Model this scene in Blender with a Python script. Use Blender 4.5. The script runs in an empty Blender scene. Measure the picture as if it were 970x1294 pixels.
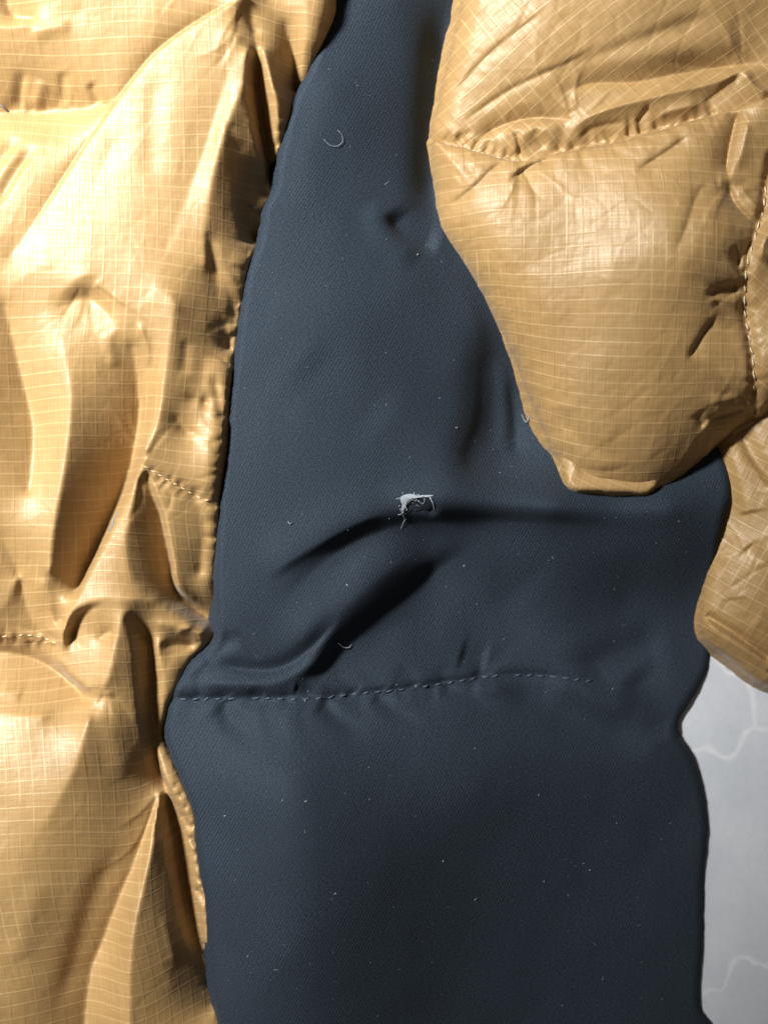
import bpy, bmesh, math, random
import numpy as np

rng = np.random.default_rng(7)
random.seed(7)

# ------------------------------------------------------------------ units
# everything is laid out on a flat working plan whose unit is 0.227 mm
K = 0.22 / 970.0
CX, CY = 485.0, 647.0
ZREF = 110.0
CAMH = 0.60


def W(x, y, z):
    return ((x - CX) * K, -(y - CY) * K, z * K)


# ------------------------------------------------------------------ camera, light, exposure
scn = bpy.context.scene
cam_d = bpy.data.cameras.new('camera')
cam = bpy.data.objects.new('camera', cam_d)
scn.collection.objects.link(cam)
cam.location = (0, 0, ZREF * K + CAMH)
cam.rotation_euler = (0, 0, 0)
cam_d.sensor_fit = 'VERTICAL'
cam_d.angle_y = 2 * math.atan(0.5 * 1294 * K / CAMH)
cam_d.clip_start = 0.01
cam_d.clip_end = 20
cam_d.dof.use_dof = True
cam_d.dof.focus_distance = CAMH
cam_d.dof.aperture_fstop = (cam_d.lens / 1000.0) / 0.013
scn.camera = cam

world = bpy.data.worlds.new('World')
scn.world = world
world.use_nodes = True
bg = world.node_tree.nodes['Background']
bg.inputs[0].default_value = (1.0, 0.86, 0.74, 1)
bg.inputs[1].default_value = 0.085

scn.view_settings.view_transform = 'Standard'
scn.view_settings.look = 'None'
scn.view_settings.exposure = 0.0
scn.view_settings.gamma = 1.0


def lamp(name, kind, loc, target, energy, color, **kw):
    d = bpy.data.lights.new(name, kind)
    d.energy = energy
    d.color = color
    for k, v in kw.items():
        setattr(d, k, v)
    o = bpy.data.objects.new(name, d)
    scn.collection.objects.link(o)
    o.location = loc
    from mathutils import Vector
    v = Vector(target) - Vector(loc)
    o.rotation_euler = v.to_track_quat('-Z', 'Y').to_euler()
    return o


# one downward lamp up and to the left of the jacket; the rim of its pool of light fades out at the lower right
lamp('key_lamp', 'SPOT', (-0.95, 0.66, 1.11), (-0.95, 0.6599, 0.0), 600.0, (0.97, 0.985, 1.0),
     shadow_soft_size=0.20, spot_size=math.radians(93.6), spot_blend=0.05)

# ------------------------------------------------------------------ small maths helpers
ST = 2.0


def catmull(pts, step=10.0):
    P = np.array(pts, float)
    if len(P) < 3:
        n = max(2, int(np.linalg.norm(P[-1, :2] - P[0, :2]) / step) + 1)
        t = np.linspace(0, 1, n)[:, None]
        return P[0] * (1 - t) + P[-1] * t
    Q = np.vstack([2 * P[0] - P[1], P, 2 * P[-1] - P[-2]])
    out = []
    for i in range(1, len(Q) - 2):
        p0, p1, p2, p3 = Q[i - 1:i + 3]
        d = np.linalg.norm(p2[:2] - p1[:2])
        n = max(2, int(d / step) + 1)
        t = (np.arange(n) / n)[:, None]
        out.append(0.5 * ((2 * p1) + (-p0 + p2) * t + (2 * p0 - 5 * p1 + 4 * p2 - p3) * t ** 2
                          + (-p0 + 3 * p1 - 3 * p2 + p3) * t ** 3))
    out.append(P[-1][None])
    return np.vstack(out)


def blur(a, s):
    if s <= 0:
        return a
    r = int(max(1, 3 * s))
    k = np.exp(-0.5 * (np.arange(-r, r + 1) / s) ** 2)
    k /= k.sum()
    p = np.pad(a, ((r, r), (0, 0)), mode='edge')
    o = sum(k[i] * p[i:i + a.shape[0]] for i in range(2 * r + 1))
    p = np.pad(o, ((0, 0), (r, r)), mode='edge')
    return sum(k[i] * p[:, i:i + a.shape[1]] for i in range(2 * r + 1))


def smooth(t):
    t = np.clip(t, 0, 1)
    return t * t * (3 - 2 * t)


def vnoise(X, Y, sx, sy, seed, ang=0.0):
    """smooth value noise in -1..1"""
    r = np.random.default_rng(seed)
    c, s = math.cos(ang), math.sin(ang)
    U = (X * c + Y * s) / sx + 1000.0
    V = (-X * s + Y * c) / sy + 1000.0
    T = r.uniform(-1, 1, (256, 256))
    iu = np.floor(U).astype(int)
    iv = np.floor(V).astype(int)
    fu = U - iu
    fv = V - iv
    fu = fu * fu * fu * (fu * (fu * 6 - 15) + 10)
    fv = fv * fv * fv * (fv * (fv * 6 - 15) + 10)
    a = T[iv % 256, iu % 256]
    b = T[iv % 256, (iu + 1) % 256]
    cc = T[(iv + 1) % 256, iu % 256]
    d = T[(iv + 1) % 256, (iu + 1) % 256]
    return (a * (1 - fu) + b * fu) * (1 - fv) + (cc * (1 - fu) + d * fu) * fv


def crinkle(F, seed, amp=1.0, ang=0.0):
    """thin sharp creases of crumpled nylon"""
    out = 0
    for k, (sx, sy, a, g) in enumerate([(46, 80, 2.6, 0.5), (60, 40, -2.2, -0.6), (26, 44, 1.3, 0.2), (30, 22, -1.1, -0.9), (80, 36, 1.8, 1.1)]):
        wx = 12 * vnoise(F.X, F.Y, 60, 60, seed + 20 + k)
        n = vnoise(F.X + wx, F.Y - wx, sx, sy, seed + k, g + ang)
        m = smooth(0.5 + 1.2 * vnoise(F.X, F.Y, 110, 110, seed + 40 + k))
        out = out + 0.7 * amp * a * m * (1 - np.abs(n)) ** 7
    return out


class Field:
    """a cloth surface as a height map over the working plan"""

    def __init__(s, x0, y0, x1, y1):
        s.x = np.arange(x0, x1 + 0.1, ST)
        s.y = np.arange(y0, y1 + 0.1, ST)
        s.X, s.Y = np.meshgrid(s.x, s.y)
        s.Z = np.zeros_like(s.X)
        s.x0, s.y0 = x0, y0

    def tps(s, pts):
        P = np.array(pts, float)
        xy = P[:, :2] / 100.0

        def phi(r2):
            return 0.5 * r2 * np.log(r2 + 1e-9)
        n = len(P)
        d2 = ((xy[:, None] - xy[None]) ** 2).sum(-1)
        A = np.zeros((n + 3, n + 3))
        A[:n, :n] = phi(d2) + np.eye(n) * 0.02
        A[:n, n] = 1
        A[:n, n + 1:] = xy
        A[n, :n] = 1
        A[n + 1:, :n] = xy.T
        b = np.zeros(n + 3)
        b[:n] = P[:, 2]
        w = np.linalg.solve(A, b)
        gx, gy = s.X / 100.0, s.Y / 100.0
        Z = w[n] + w[n + 1] * gx + w[n + 2] * gy
        for i in range(n):
            Z = Z + w[i] * phi((gx - xy[i, 0]) ** 2 + (gy - xy[i, 1]) ** 2)
        s.Z = s.Z + Z

    def membrane(s, lines, press=0.004, sig=2.0, base=130):
        """fabric pulled taut between crest and valley lines, puffed by its filling"""
        H, Wd = s.X.shape
        pts = [catmull(l, 3.0) for l in lines]
        levels = [16, 8, 4, 2, 1]
        z = None
        for lv in levels:
            h, w = (H + lv - 1) // lv, (Wd + lv - 1) // lv
            acc = np.zeros((h, w))
            cnt = np.zeros((h, w))
            for q in pts:
                ix = np.round((q[:, 0] - s.x0) / (ST * lv)).astype(int)
                iy = np.round((q[:, 1] - s.y0) / (ST * lv)).astype(int)
                ok = (ix >= 0) & (iy >= 0) & (ix < w) & (iy < h)
                np.add.at(acc, (iy[ok], ix[ok]), q[ok, 2])
                np.add.at(cnt, (iy[ok], ix[ok]), 1)
            fix = cnt > 0
            val = np.where(fix, acc / np.maximum(cnt, 1), 0)
            if z is None:
                z = np.full((h, w), float(base))
                nit = 500
            else:
                z = np.repeat(np.repeat(z, 2, 0), 2, 1)[:h, :w]
                if z.shape != (h, w):
                    z = np.pad(z, ((0, h - z.shape[0]), (0, w - z.shape[1])), mode='edge')
                nit = 160 if lv > 1 else 70
            f = press * (ST * lv) ** 2 / 4.0
            z[fix] = val[fix]
            for _ in range(nit):
                p = np.pad(z, 1, mode='edge')
                z = 0.25 * (p[:-2, 1:-1] + p[2:, 1:-1] + p[1:-1, :-2] + p[1:-1, 2:]) + f
                z[fix] = val[fix]
        s.Z = s.Z + blur(z, sig)

    def stroke(s, pts, a, w1, w2=None, e=0.0, t0=0.25, t1=0.25):
        """a crest (a>0) or crease (a<0) along a path.
        going down: w1 left side, w2 right side; going right: w1 below, w2 above"""
        w2 = w1 if w2 is None else w2
        q = catmull([p[:2] for p in pts], 9.0)
        m = 3.2 * max(w1, w2) + e
        ix0 = max(0, int((q[:, 0].min() - m - s.x0) / ST))
        ix1 = min(s.X.shape[1], int((q[:, 0].max() + m - s.x0) / ST) + 2)
        iy0 = max(0, int((q[:, 1].min() - m - s.y0) / ST))
        iy1 = min(s.X.shape[0], int((q[:, 1].max() + m - s.y0) / ST) + 2)
        if ix1 <= ix0 or iy1 <= iy0:
            return
        X = s.X[iy0:iy1, ix0:ix1]
        Y = s.Y[iy0:iy1, ix0:ix1]
        best = np.full(X.shape, 1e12)
        sd = np.zeros(X.shape)
        tt = np.zeros(X.shape)
        L = np.concatenate([[0], np.cumsum(np.linalg.norm(np.diff(q, axis=0), axis=1))])
        for i in range(len(q) - 1):
            ax, ay = q[i]
            dx, dy = q[i + 1] - q[i]
            l2 = dx * dx + dy * dy + 1e-9
            l = math.sqrt(l2)
            t = np.clip(((X - ax) * dx + (Y - ay) * dy) / l2, 0, 1)
            ex = X - ax - t * dx
            ey = Y - ay - t * dy
            d2 = ex * ex + ey * ey
            mk = d2 < best
            best = np.where(mk, d2, best)
            cr = ex * dy / l - ey * dx / l
            sd = np.where(mk, cr, sd)
            tt = np.where(mk, (L[i] + t * l) / L[-1], tt)
        d = np.sqrt(best)
        w = w1 + (w2 - w1) * smooth(0.5 + 0.5 * sd / (0.25 * min(w1, w2) + 0.5)) if w1 != w2 else w1
        if e > 0:
            f = np.exp(-(np.sqrt(d * d + e * e) - e) / w)
        else:
            f = np.exp(-(d / w) ** 2)
        tap = np.ones_like(f)
        if t0 > 0:
            tap = tap * smooth(tt / t0)
        if t1 > 0:
            tap = tap * smooth((1 - tt) / t1)
        s.Z[iy0:iy1, ix0:ix1] += a * f * tap

    def puckers(s, path, gap, length, amp, seed, sides=(1, -1), w=4.0, lean=0.3):
        r = np.random.default_rng(seed)
        q = catmull([p[:2] for p in path], 4.0)
        L = np.concatenate([[0], np.cumsum(np.linalg.norm(np.diff(q, axis=0), axis=1))])
        t = r.uniform(0, gap)
        while t < L[-1]:
            x = np.interp(t, L, q[:, 0])
            y = np.interp(t, L, q[:, 1])
            x2 = np.interp(t + 2, L, q[:, 0])
            y2 = np.interp(t + 2, L, q[:, 1])
            dx, dy = x2 - x, y2 - y
            n = math.hypot(dx, dy) + 1e-6
            dx, dy = dx / n, dy / n
            for sg in sides:
                ln = length * r.uniform(0.4, 1.3)
                le = r.normal(0, lean)
                px, py = (-dy + le * dx) * sg, (dx + le * dy) * sg
                bend = r.normal(0, 0.12) * ln
                s.stroke([(x, y), (x + px * ln * .5 + dx * bend, y + py * ln * .5 + dy * bend),
                          (x + px * ln, y + py * ln)],
                         -amp * r.uniform(0.3, 1.2), w * r.uniform(.7, 1.5), w * r.uniform(.7, 1.5), t0=0.1, t1=0.9)
            t += gap * r.uniform(0.5, 1.6)

    def radiate(s, x, y, a0, a1, n, length, amp, seed):
        """crisp tension creases fanning out from a pinched point"""
        r = np.random.default_rng(seed)
        for k in range(n):
            a = math.radians(a0 + (a1 - a0) * (k + r.uniform(.2, .8)) / n)
            d0 = r.uniform(4, 14)
            ln = length * r.uniform(.5, 1.3)
            bend = r.normal(0, .10) * ln
            c, q = math.cos(a), math.sin(a)
            p = [(x + c * d0, y + q * d0), (x + c * ln * .5 - q * bend, y + q * ln * .5 + c * bend), (x + c * ln, y + q * ln)]
            w = [r.uniform(2, 3.5), r.uniform(7, 13)]
            if r.random() < .5:
                w.reverse()
            s.stroke(p, amp * r.uniform(.5, 1.2) * (-1 if r.random() < .6 else 1), w[0], w[1], .6, t0=.1, t1=.8)

    def outline(s, pts, sub=2, wob=0.0, seed=1):
        """signed distance to a closed outline (positive inside)"""
        P = list(pts)
        q = catmull(P + [P[0]], 12.0)
        X = s.X[::sub, ::sub]
        Y = s.Y[::sub, ::sub]
        best = np.full(X.shape, 1e12)
        ins = np.zeros(X.shape, bool)
        n = len(q) - 1
        for i in range(n):
            ax, ay = q[i]
            bx, by = q[i + 1]
            dx, dy = bx - ax, by - ay
            l2 = dx * dx + dy * dy + 1e-9
            t = np.clip(((X - ax) * dx + (Y - ay) * dy) / l2, 0, 1)
            best = np.minimum(best, (X - ax - t * dx) ** 2 + (Y - ay - t * dy) ** 2)
            c = (ay > Y) != (by > Y)
            if abs(dy) > 1e-9:
                ins ^= c & (X < dx * (Y - ay) / dy + ax)
        d = np.where(ins, 1, -1) * np.sqrt(best)
        # bilinear back to the full grid
        h, w = s.X.shape
        fy = np.minimum(np.arange(h) / sub, d.shape[0] - 1.001)
        fx = np.minimum(np.arange(w) / sub, d.shape[1] - 1.001)
        iy = fy.astype(int)
        ix = fx.astype(int)
        ty = (fy - iy)[:, None]
        tx = (fx - ix)[None]
        D = (d[np.ix_(iy, ix)] * (1 - ty) * (1 - tx) + d[np.ix_(iy, ix + 1)] * (1 - ty) * tx
             + d[np.ix_(iy + 1, ix)] * ty * (1 - tx) + d[np.ix_(iy + 1, ix + 1)] * ty * tx)
        if wob:
            D = D + wob * vnoise(s.X, s.Y, 14, 14, seed) + 0.6 * wob * vnoise(s.X, s.Y, 6, 6, seed + 1)
        s.D = D

    def edge(s, R, Hh, slope=2.5, power=2.0):
        d = s.D
        u = 1 - np.clip(d / R, 0, 1)
        s.Z = s.Z - Hh * (1 - np.power(np.maximum(1 - u ** power, 0), 1 / power)) - slope * np.maximum(-d, 0)

    def at(s, x, y):
        fx = np.clip((np.asarray(x, float) - s.x0) / ST, 0, s.X.shape[1] - 1.001)
        fy = np.clip((np.asarray(y, float) - s.y0) / ST, 0, s.X.shape[0] - 1.001)
        ix = fx.astype(int)
        iy = fy.astype(int)
        tx = fx - ix
        ty = fy - iy
        Z = s.Z
        return (Z[iy, ix] * (1 - tx) * (1 - ty) + Z[iy, ix + 1] * tx * (1 - ty)
                + Z[iy + 1, ix] * (1 - tx) * ty + Z[iy + 1, ix + 1] * tx * ty)

    def cloth_uv(s, ang=0.0, ax=None, ay=None, drift=6.0, seed=3):
        """thread directions follow the folds: arc length along both directions"""
        zy, zx = np.gradient(s.Z, ST)
        zx = blur(zx, 3)
        zy = blur(zy, 3)
        jx = int(((ax if ax is not None else s.x.mean()) - s.x0) / ST)
        jy = int(((ay if ay is not None else s.y.mean()) - s.y0) / ST)
        U = np.cumsum(np.sqrt(1 + np.clip(zx ** 2, 0, 2.0)) * ST, 1)
        U = U - U[:, jx:jx + 1] + (s.x[jx])
        V = np.cumsum(np.sqrt(1 + np.clip(zy ** 2, 0, 2.0)) * ST, 0)
        V = V - V[jy:jy + 1] + (s.y[jy])
        U = 0.4 * blur(U, 14) + 0.6 * s.X
        V = 0.4 * blur(V, 14) + 0.6 * s.Y
        U = U + drift * vnoise(s.X, s.Y, 160, 160, seed) + 0.15 * blur(zy, 6) * 12
        V = V + drift * vnoise(s.X, s.Y, 160, 160, seed + 1) + 0.15 * blur(zx, 6) * 12
        c, sn = math.cos(ang), math.sin(ang)
        s.U, s.V = U * c + V * sn, -U * sn + V * c


col = scn.collection


def mesh_from_field(name, F, mask, mat, parent):
    H, Wd = F.X.shape
    zy, zx = np.gradient(F.Z, ST)
    cell = mask
    iy, ix = np.nonzero(cell)
    v = np.stack([iy * Wd + ix, (iy + 1) * Wd + ix, (iy + 1) * Wd + ix + 1, iy * Wd + ix + 1], 1)
    used, inv = np.unique(v, return_inverse=True)
    inv = inv.reshape(v.shape)
    X = F.X.ravel()[used]
    Y = F.Y.ravel()[used]
    Z = F.Z.ravel()[used]
    co = np.stack([(X - CX) * K, -(Y - CY) * K, Z * K], 1).astype(np.float32)
    me = bpy.data.meshes.new(name)
    me.vertices.add(len(co))
    me.vertices.foreach_set('co', co.ravel())
    n = len(v)
    me.loops.add(n * 4)
    me.loops.foreach_set('vertex_index', inv.ravel().astype(np.int32))
    me.polygons.add(n)
    me.polygons.foreach_set('loop_start', (np.arange(n) * 4).astype(np.int32))
    me.update(calc_edges=True)
    uv = me.uv_layers.new(name='UVMap')
    uu = np.stack([F.U.ravel()[used][inv.ravel()], F.V.ravel()[used][inv.ravel()]], 1).astype(np.float32)
    uv.data.foreach_set('uv', uu.ravel())
    me.validate()
    me.polygons.foreach_set('use_smooth', np.ones(n, bool))
    N = np.stack([-zx.ravel()[used], zy.ravel()[used], np.ones(len(used))], 1)
    N /= np.linalg.norm(N, axis=1)[:, None]
    me.normals_split_custom_set_from_vertices(N.astype(np.float32).tolist())
    me.materials.append(mat)
    o = bpy.data.objects.new(name, me)
    col.objects.link(o)
    o.parent = parent
    return o


def cells(a, fn=np.max):
    return fn(np.stack([a[:-1, :-1], a[1:, :-1], a[:-1, 1:], a[1:, 1:]]), 0)


def below(F, path):
    """cells lying below (larger y) a left-to-right path"""
    q = catmull(path, 4.0)
    xs = F.X[:-1, :-1] + ST / 2
    ys = F.Y[:-1, :-1] + ST / 2
    o = np.argsort(q[:, 0])
    return ys > np.interp(xs, q[o, 0], q[o, 1])


def tube_mesh(name, pts, radii, mat, n=6):
    """a thin round thread through the given points (plan units)"""
    P = np.array(pts, float)
    Q = np.stack([(P[:, 0] - CX) * K, -(P[:, 1] - CY) * K, P[:, 2] * K], 1)
    return tube_raw(name, Q, np.array(radii) * K, mat, n)


def tube_geo(Q, R, n=6):
    verts, faces = [], []
    m = len(Q)
    for i in range(m):
        t = Q[min(i + 1, m - 1)] - Q[max(i - 1, 0)]
        t = t / (np.linalg.norm(t) + 1e-12)
        a = np.cross(t, [0, 0, 1.0])
        if np.linalg.norm(a) < 1e-3:
            a = np.cross(t, [0, 1.0, 0])
        a /= np.linalg.norm(a)
        b = np.cross(a, t)
        for k in range(n):
            th = 2 * math.pi * k / n
            verts.append(tuple(Q[i] + R[i] * (a * math.cos(th) + b * math.sin(th))))
    for i in range(m - 1):
        for k in range(n):
            faces.append((i * n + k, i * n + (k + 1) % n, (i + 1) * n + (k + 1) % n, (i + 1) * n + k))
    faces.append(tuple(range(n)))
    faces.append(tuple((m - 1) * n + k for k in range(n))[::-1])
    return verts, faces


def mesh_obj(name, verts, faces, mat, parent=None, smooth_=True):
    me = bpy.data.meshes.new(name)
    me.from_pydata(verts, [], faces)
    me.update()
    bm = bmesh.new()
    bm.from_mesh(me)
    bmesh.ops.recalc_face_normals(bm, faces=bm.faces)
    bm.to_mesh(me)
    bm.free()
    me.polygons.foreach_set('use_smooth', np.full(len(me.polygons), smooth_))
    me.materials.append(mat)
    o = bpy.data.objects.new(name, me)
    col.objects.link(o)
    o.parent = parent
    return o


def tube_raw(name, Q, R, mat, n=6):
    v, f = tube_geo(np.asarray(Q, float), R, n)
    return mesh_obj(name, v, f, mat)


# ------------------------------------------------------------------ materials
def new_mat(name):
    m = bpy.data.materials.new(name)
    m.use_nodes = True
    nt = m.node_tree
    b = nt.nodes['Principled BSDF']
    return m, nt, b


def N(nt, t, **kw):
    n = nt.nodes.new(t)
    for k, v in kw.items():
        setattr(n, k, v)
    return n


def math_(nt, op, a, b=None, c=None):
    n = nt.nodes.new('ShaderNodeMath')
    n.operation = op
    for i, v in enumerate((a, b, c)):
        if v is None:
            continue
        if isinstance(v, (int, float)):
            n.inputs[i].default_value = v
        else:
            nt.links.new(v, n.inputs[i])
    return n.outputs[0]


def mapr(nt, v, a, b, c=0.0, d=1.0):
    n = nt.nodes.new('ShaderNodeMapRange')
    n.interpolation_type = 'SMOOTHSTEP'
    nt.links.new(v, n.inputs[0])
    for i, x in enumerate((a, b, c, d)):
        n.inputs[1 + i].default_value = x
    return n.outputs[0]


def noise(nt, vec, scale, detail=2.0, rough=0.5):
    n = nt.nodes.new('ShaderNodeTexNoise')
    n.inputs['Scale'].default_value = scale
    n.inputs['Detail'].default_value = detail
    n.inputs['Roughness'].default_value = rough
    nt.links.new(vec, n.inputs['Vector'])
    return n.outputs['Fac']


def mixc(nt, fac, a, b):
    n = nt.nodes.new('ShaderNodeMix')
    n.data_type = 'RGBA'
    if isinstance(fac, float):
        n.inputs[0].default_value = fac
    else:
        nt.links.new(fac, n.inputs[0])
    for i, v in ((6, a), (7, b)):
        if isinstance(v, tuple):
            n.inputs[i].default_value = v
        else:
            nt.links.new(v, n.inputs[i])
    return n.outputs[2]


def ripstop(name, base, light, dark, cell=16.5):
    m, nt, b = new_mat(name)
    uv = N(nt, 'ShaderNodeUVMap').outputs[0]
    sep = N(nt, 'ShaderNodeSeparateXYZ')
    nt.links.new(uv, sep.inputs[0])
    u, v = sep.outputs[0], sep.outputs[1]

    def line(c, width):
        f = math_(nt, 'FRACT', math_(nt, 'DIVIDE', c, cell))
        d = math_(nt, 'MULTIPLY', math_(nt, 'ABSOLUTE', math_(nt, 'SUBTRACT', f, 0.5)), cell)
        return mapr(nt, d, 0.1, width, 1.0, 0.0)
    # irregular strength of the reinforcing threads
    nz = noise(nt, uv, 0.02, 3)
    lu = math_(nt, 'MULTIPLY', line(u, 1.9), mapr(nt, nz, 0.35, 0.65, 0.45, 0.85))
    lv = math_(nt, 'MULTIPLY', line(v, 1.7), mapr(nt, nz, 0.35, 0.65, 1.0, 0.75))
    grid = math_(nt, 'MAXIMUM', lu, lv)
    # fine weave: stretched noise along both thread directions
    mp = N(nt, 'ShaderNodeMapping')
    mp.inputs['Scale'].default_value = (0.02, 0.5, 1)
    nt.links.new(uv, mp.inputs[0])
    w1 = noise(nt, mp.outputs[0], 1.0, 2)
    mp2 = N(nt, 'ShaderNodeMapping')
    mp2.inputs['Scale'].default_value = (0.5, 0.02, 1)
    nt.links.new(uv, mp2.inputs[0])
    w2 = noise(nt, mp2.outputs[0], 1.0, 2)
    weave = math_(nt, 'ADD', w1, w2)
    big = noise(nt, uv, 0.012, 3)
    c = mixc(nt, mapr(nt, big, 0.3, 0.7), base, tuple(x * 0.9 for x in base[:3]) + (1,))
    c = mixc(nt, mapr(nt, weave, 0.8, 1.2, 0.0, 0.5), c, dark)
    c = mixc(nt, math_(nt, 'MULTIPLY', lv, 0.23), c, light)  # pale cross threads, light caught on their relief mixed into the colour
    nz2 = noise(nt, uv, 0.008, 2)  # lengthwise threads tinted pale here, dark there, imitating light and shade on relief
    c = mixc(nt, math_(nt, 'MULTIPLY', lu, mapr(nt, nz2, 0.52, 0.66, 0.0, 0.40)), c, light)
    c = mixc(nt, math_(nt, 'MULTIPLY', lu, mapr(nt, nz2, 0.36, 0.52, 0.42, 0.0)), c, dark)
    nt.links.new(c, b.inputs['Base Color'])
    b.inputs['Roughness'].default_value = 0.42
    nt.links.new(mapr(nt, weave, 0.8, 1.2, 0.45, 0.56), b.inputs['Roughness'])
    b.inputs['Specular IOR Level'].default_value = 0.55
    b.inputs['Specular Tint'].default_value = (1.0, 0.95, 0.85, 1)
    b.inputs['Sheen Weight'].default_value = 0.12
    b.inputs['Sheen Roughness'].default_value = 0.4
    # crinkle of thin calendered nylon + thread relief
    cr = noise(nt, uv, 0.05, 2, 0.5)
    h = math_(nt, 'ADD', math_(nt, 'MULTIPLY', grid, 0.4), math_(nt, 'MULTIPLY', weave, 0.35))
    h = math_(nt, 'ADD', h, math_(nt, 'MULTIPLY', cr, 1.6))
    bp = N(nt, 'ShaderNodeBump')
    bp.inputs['Strength'].default_value = 0.5
    bp.inputs['Distance'].default_value = K
    nt.links.new(h, bp.inputs['Height'])
    nt.links.new(bp.outputs[0], b.inputs['Normal'])
    return m


M_GOLD = ripstop('gold_ripstop', (0.35, 0.215, 0.082, 1), (0.62, 0.45, 0.22, 1), (0.24, 0.13, 0.04, 1))


def softshell():
    m, nt, b = new_mat('black_softshell')
    uv = N(nt, 'ShaderNodeUVMap').outputs[0]
    # fine diagonal twill: tight noise stretched along the rib
    mp = N(nt, 'ShaderNodeMapping')
    mp.inputs['Rotation'].default_value = (0, 0, math.radians(62))
    mp.inputs['Scale'].default_value = (0.30, 0.85, 1)
    nt.links.new(uv, mp.inputs[0])
    tw = noise(nt, mp.outputs[0], 1.0, 2, 0.6)
    gr = noise(nt, uv, 0.55, 2, 0.6)
    big = noise(nt, uv, 0.010, 3)
    wv = N(nt, 'ShaderNodeTexWave')
    wv.wave_type = 'BANDS'
    wv.bands_direction = 'X'
    wv.inputs['Scale'].default_value = 0.085
    wv.inputs['Distortion'].default_value = 0.9
    wv.inputs['Detail'].default_value = 2.0
    wv.inputs['Detail Scale'].default_value = 0.6
    mw = N(nt, 'ShaderNodeMapping')
    mw.inputs['Rotation'].default_value = (0, 0, math.radians(-28))
    nt.links.new(uv, mw.inputs[0])
    nt.links.new(mw.outputs[0], wv.inputs['Vector'])
    rib = math_(nt, 'MULTIPLY', math_(nt, 'SUBTRACT', wv.outputs['Fac'], 0.5), mapr(nt, noise(nt, uv, 0.012, 2), 0.35, 0.65, 0.05, 0.18))
    f = math_(nt, 'ADD', math_(nt, 'MULTIPLY', tw, 0.6), math_(nt, 'MULTIPLY', gr, 0.6))
    f = math_(nt, 'ADD', f, rib)
    c = mixc(nt, mapr(nt, f, 0.42, 0.80), (0.006, 0.0083, 0.0118, 1), (0.032, 0.042, 0.055, 1))
    c = mixc(nt, mapr(nt, big, 0.3, 0.7, 0.0, 0.25), c, (0.014, 0.020, 0.028, 1))
    nt.links.new(c, b.inputs['Base Color'])
    b.inputs['Roughness'].default_value = 0.75
    b.inputs['Specular IOR Level'].default_value = 0.22
    b.inputs['Specular Tint'].default_value = (0.72, 0.88, 1.0, 1)
    b.inputs['Sheen Weight'].default_value = 0.03
    b.inputs['Sheen Roughness'].default_value = 0.5
    b.inputs['Sheen Tint'].default_value = (0.7, 0.85, 1.0, 1)
    bp = N(nt, 'ShaderNodeBump')
    bp.inputs['Strength'].default_value = 0.55
    bp.inputs['Distance'].default_value = K
    nt.links.new(math_(nt, 'MULTIPLY', f, 0.35), bp.inputs['Height'])
    nt.links.new(bp.outputs[0], b.inputs['Normal'])
    return m


M_BLACK = softshell()


def plain(name, colr, rough=0.7, spec=0.3):
    m, nt, b = new_mat(name)
    tc = N(nt, 'ShaderNodeTexCoord').outputs['Object']
    n = noise(nt, tc, 3000.0, 2)
    c = mixc(nt, mapr(nt, n, 0.3, 0.7), colr, tuple(x * 0.72 for x in colr[:3]) + (1,))
    nt.links.new(c, b.inputs['Base Color'])
    b.inputs['Roughness'].default_value = rough
    b.inputs['Specular IOR Level'].default_value = spec
    return m


M_STITCH_B = plain('grey_thread', (0.075, 0.095, 0.125, 1), 0.6)
M_STITCH_G = plain('gold_thread', (0.74, 0.58, 0.36, 1), 0.45)
M_LINT = plain('pale_lint', (0.22, 0.25, 0.28, 1), 0.8)
M_FRAY = plain('white_fray', (0.36, 0.40, 0.43, 1), 0.85)
M_HOLE = plain('dark_hole_patch', (0.022, 0.028, 0.036, 1), 0.9, 0.1)


def tabletop_mat():
    m, nt, b = new_mat('grey_marble_print')
    at = N(nt, 'ShaderNodeAttribute', attribute_name='vein').outputs['Fac']
    tc = N(nt, 'ShaderNodeTexCoord').outputs['Object']
    n1 = noise(nt, tc, 30.0, 4)
    n2 = noise(nt, tc, 420.0, 3, 0.6)
    vo = N(nt, 'ShaderNodeTexVoronoi')
    vo.inputs['Scale'].default_value = 75.0
    nt.links.new(tc, vo.inputs['Vector'])
    spots = math_(nt, 'MULTIPLY', mapr(nt, vo.outputs['Distance'], 0.06, 0.20, 1.0, 0.0),
                  mapr(nt, noise(nt, tc, 60.0, 2), 0.45, 0.60))
    c = mixc(nt, mapr(nt, n1, 0.3, 0.7), (0.48, 0.50, 0.525, 1), (0.56, 0.575, 0.595, 1))
    c = mixc(nt, mapr(nt, n2, 0.35, 0.75, 0, 0.22), c, (0.38, 0.40, 0.42, 1))
    c = mixc(nt, math_(nt, 'MULTIPLY', spots, 0.6), c, (0.22, 0.225, 0.24, 1))
    c = mixc(nt, math_(nt, 'MULTIPLY', at, mapr(nt, n2, 0.3, 0.7, 0.55, 1.0)), c, (0.66, 0.67, 0.68, 1))
    nt.links.new(c, b.inputs['Base Color'])
    b.inputs['Roughness'].default_value = 0.55
    b.inputs['Specular Tint'].default_value = (1.0, 0.95, 0.85, 1)
    return m


M_TABLE = tabletop_mat()

# ------------------------------------------------------------------ table top
FS = (CAMH + ZREF * K) / CAMH      # the table lies lower than the cloth


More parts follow.
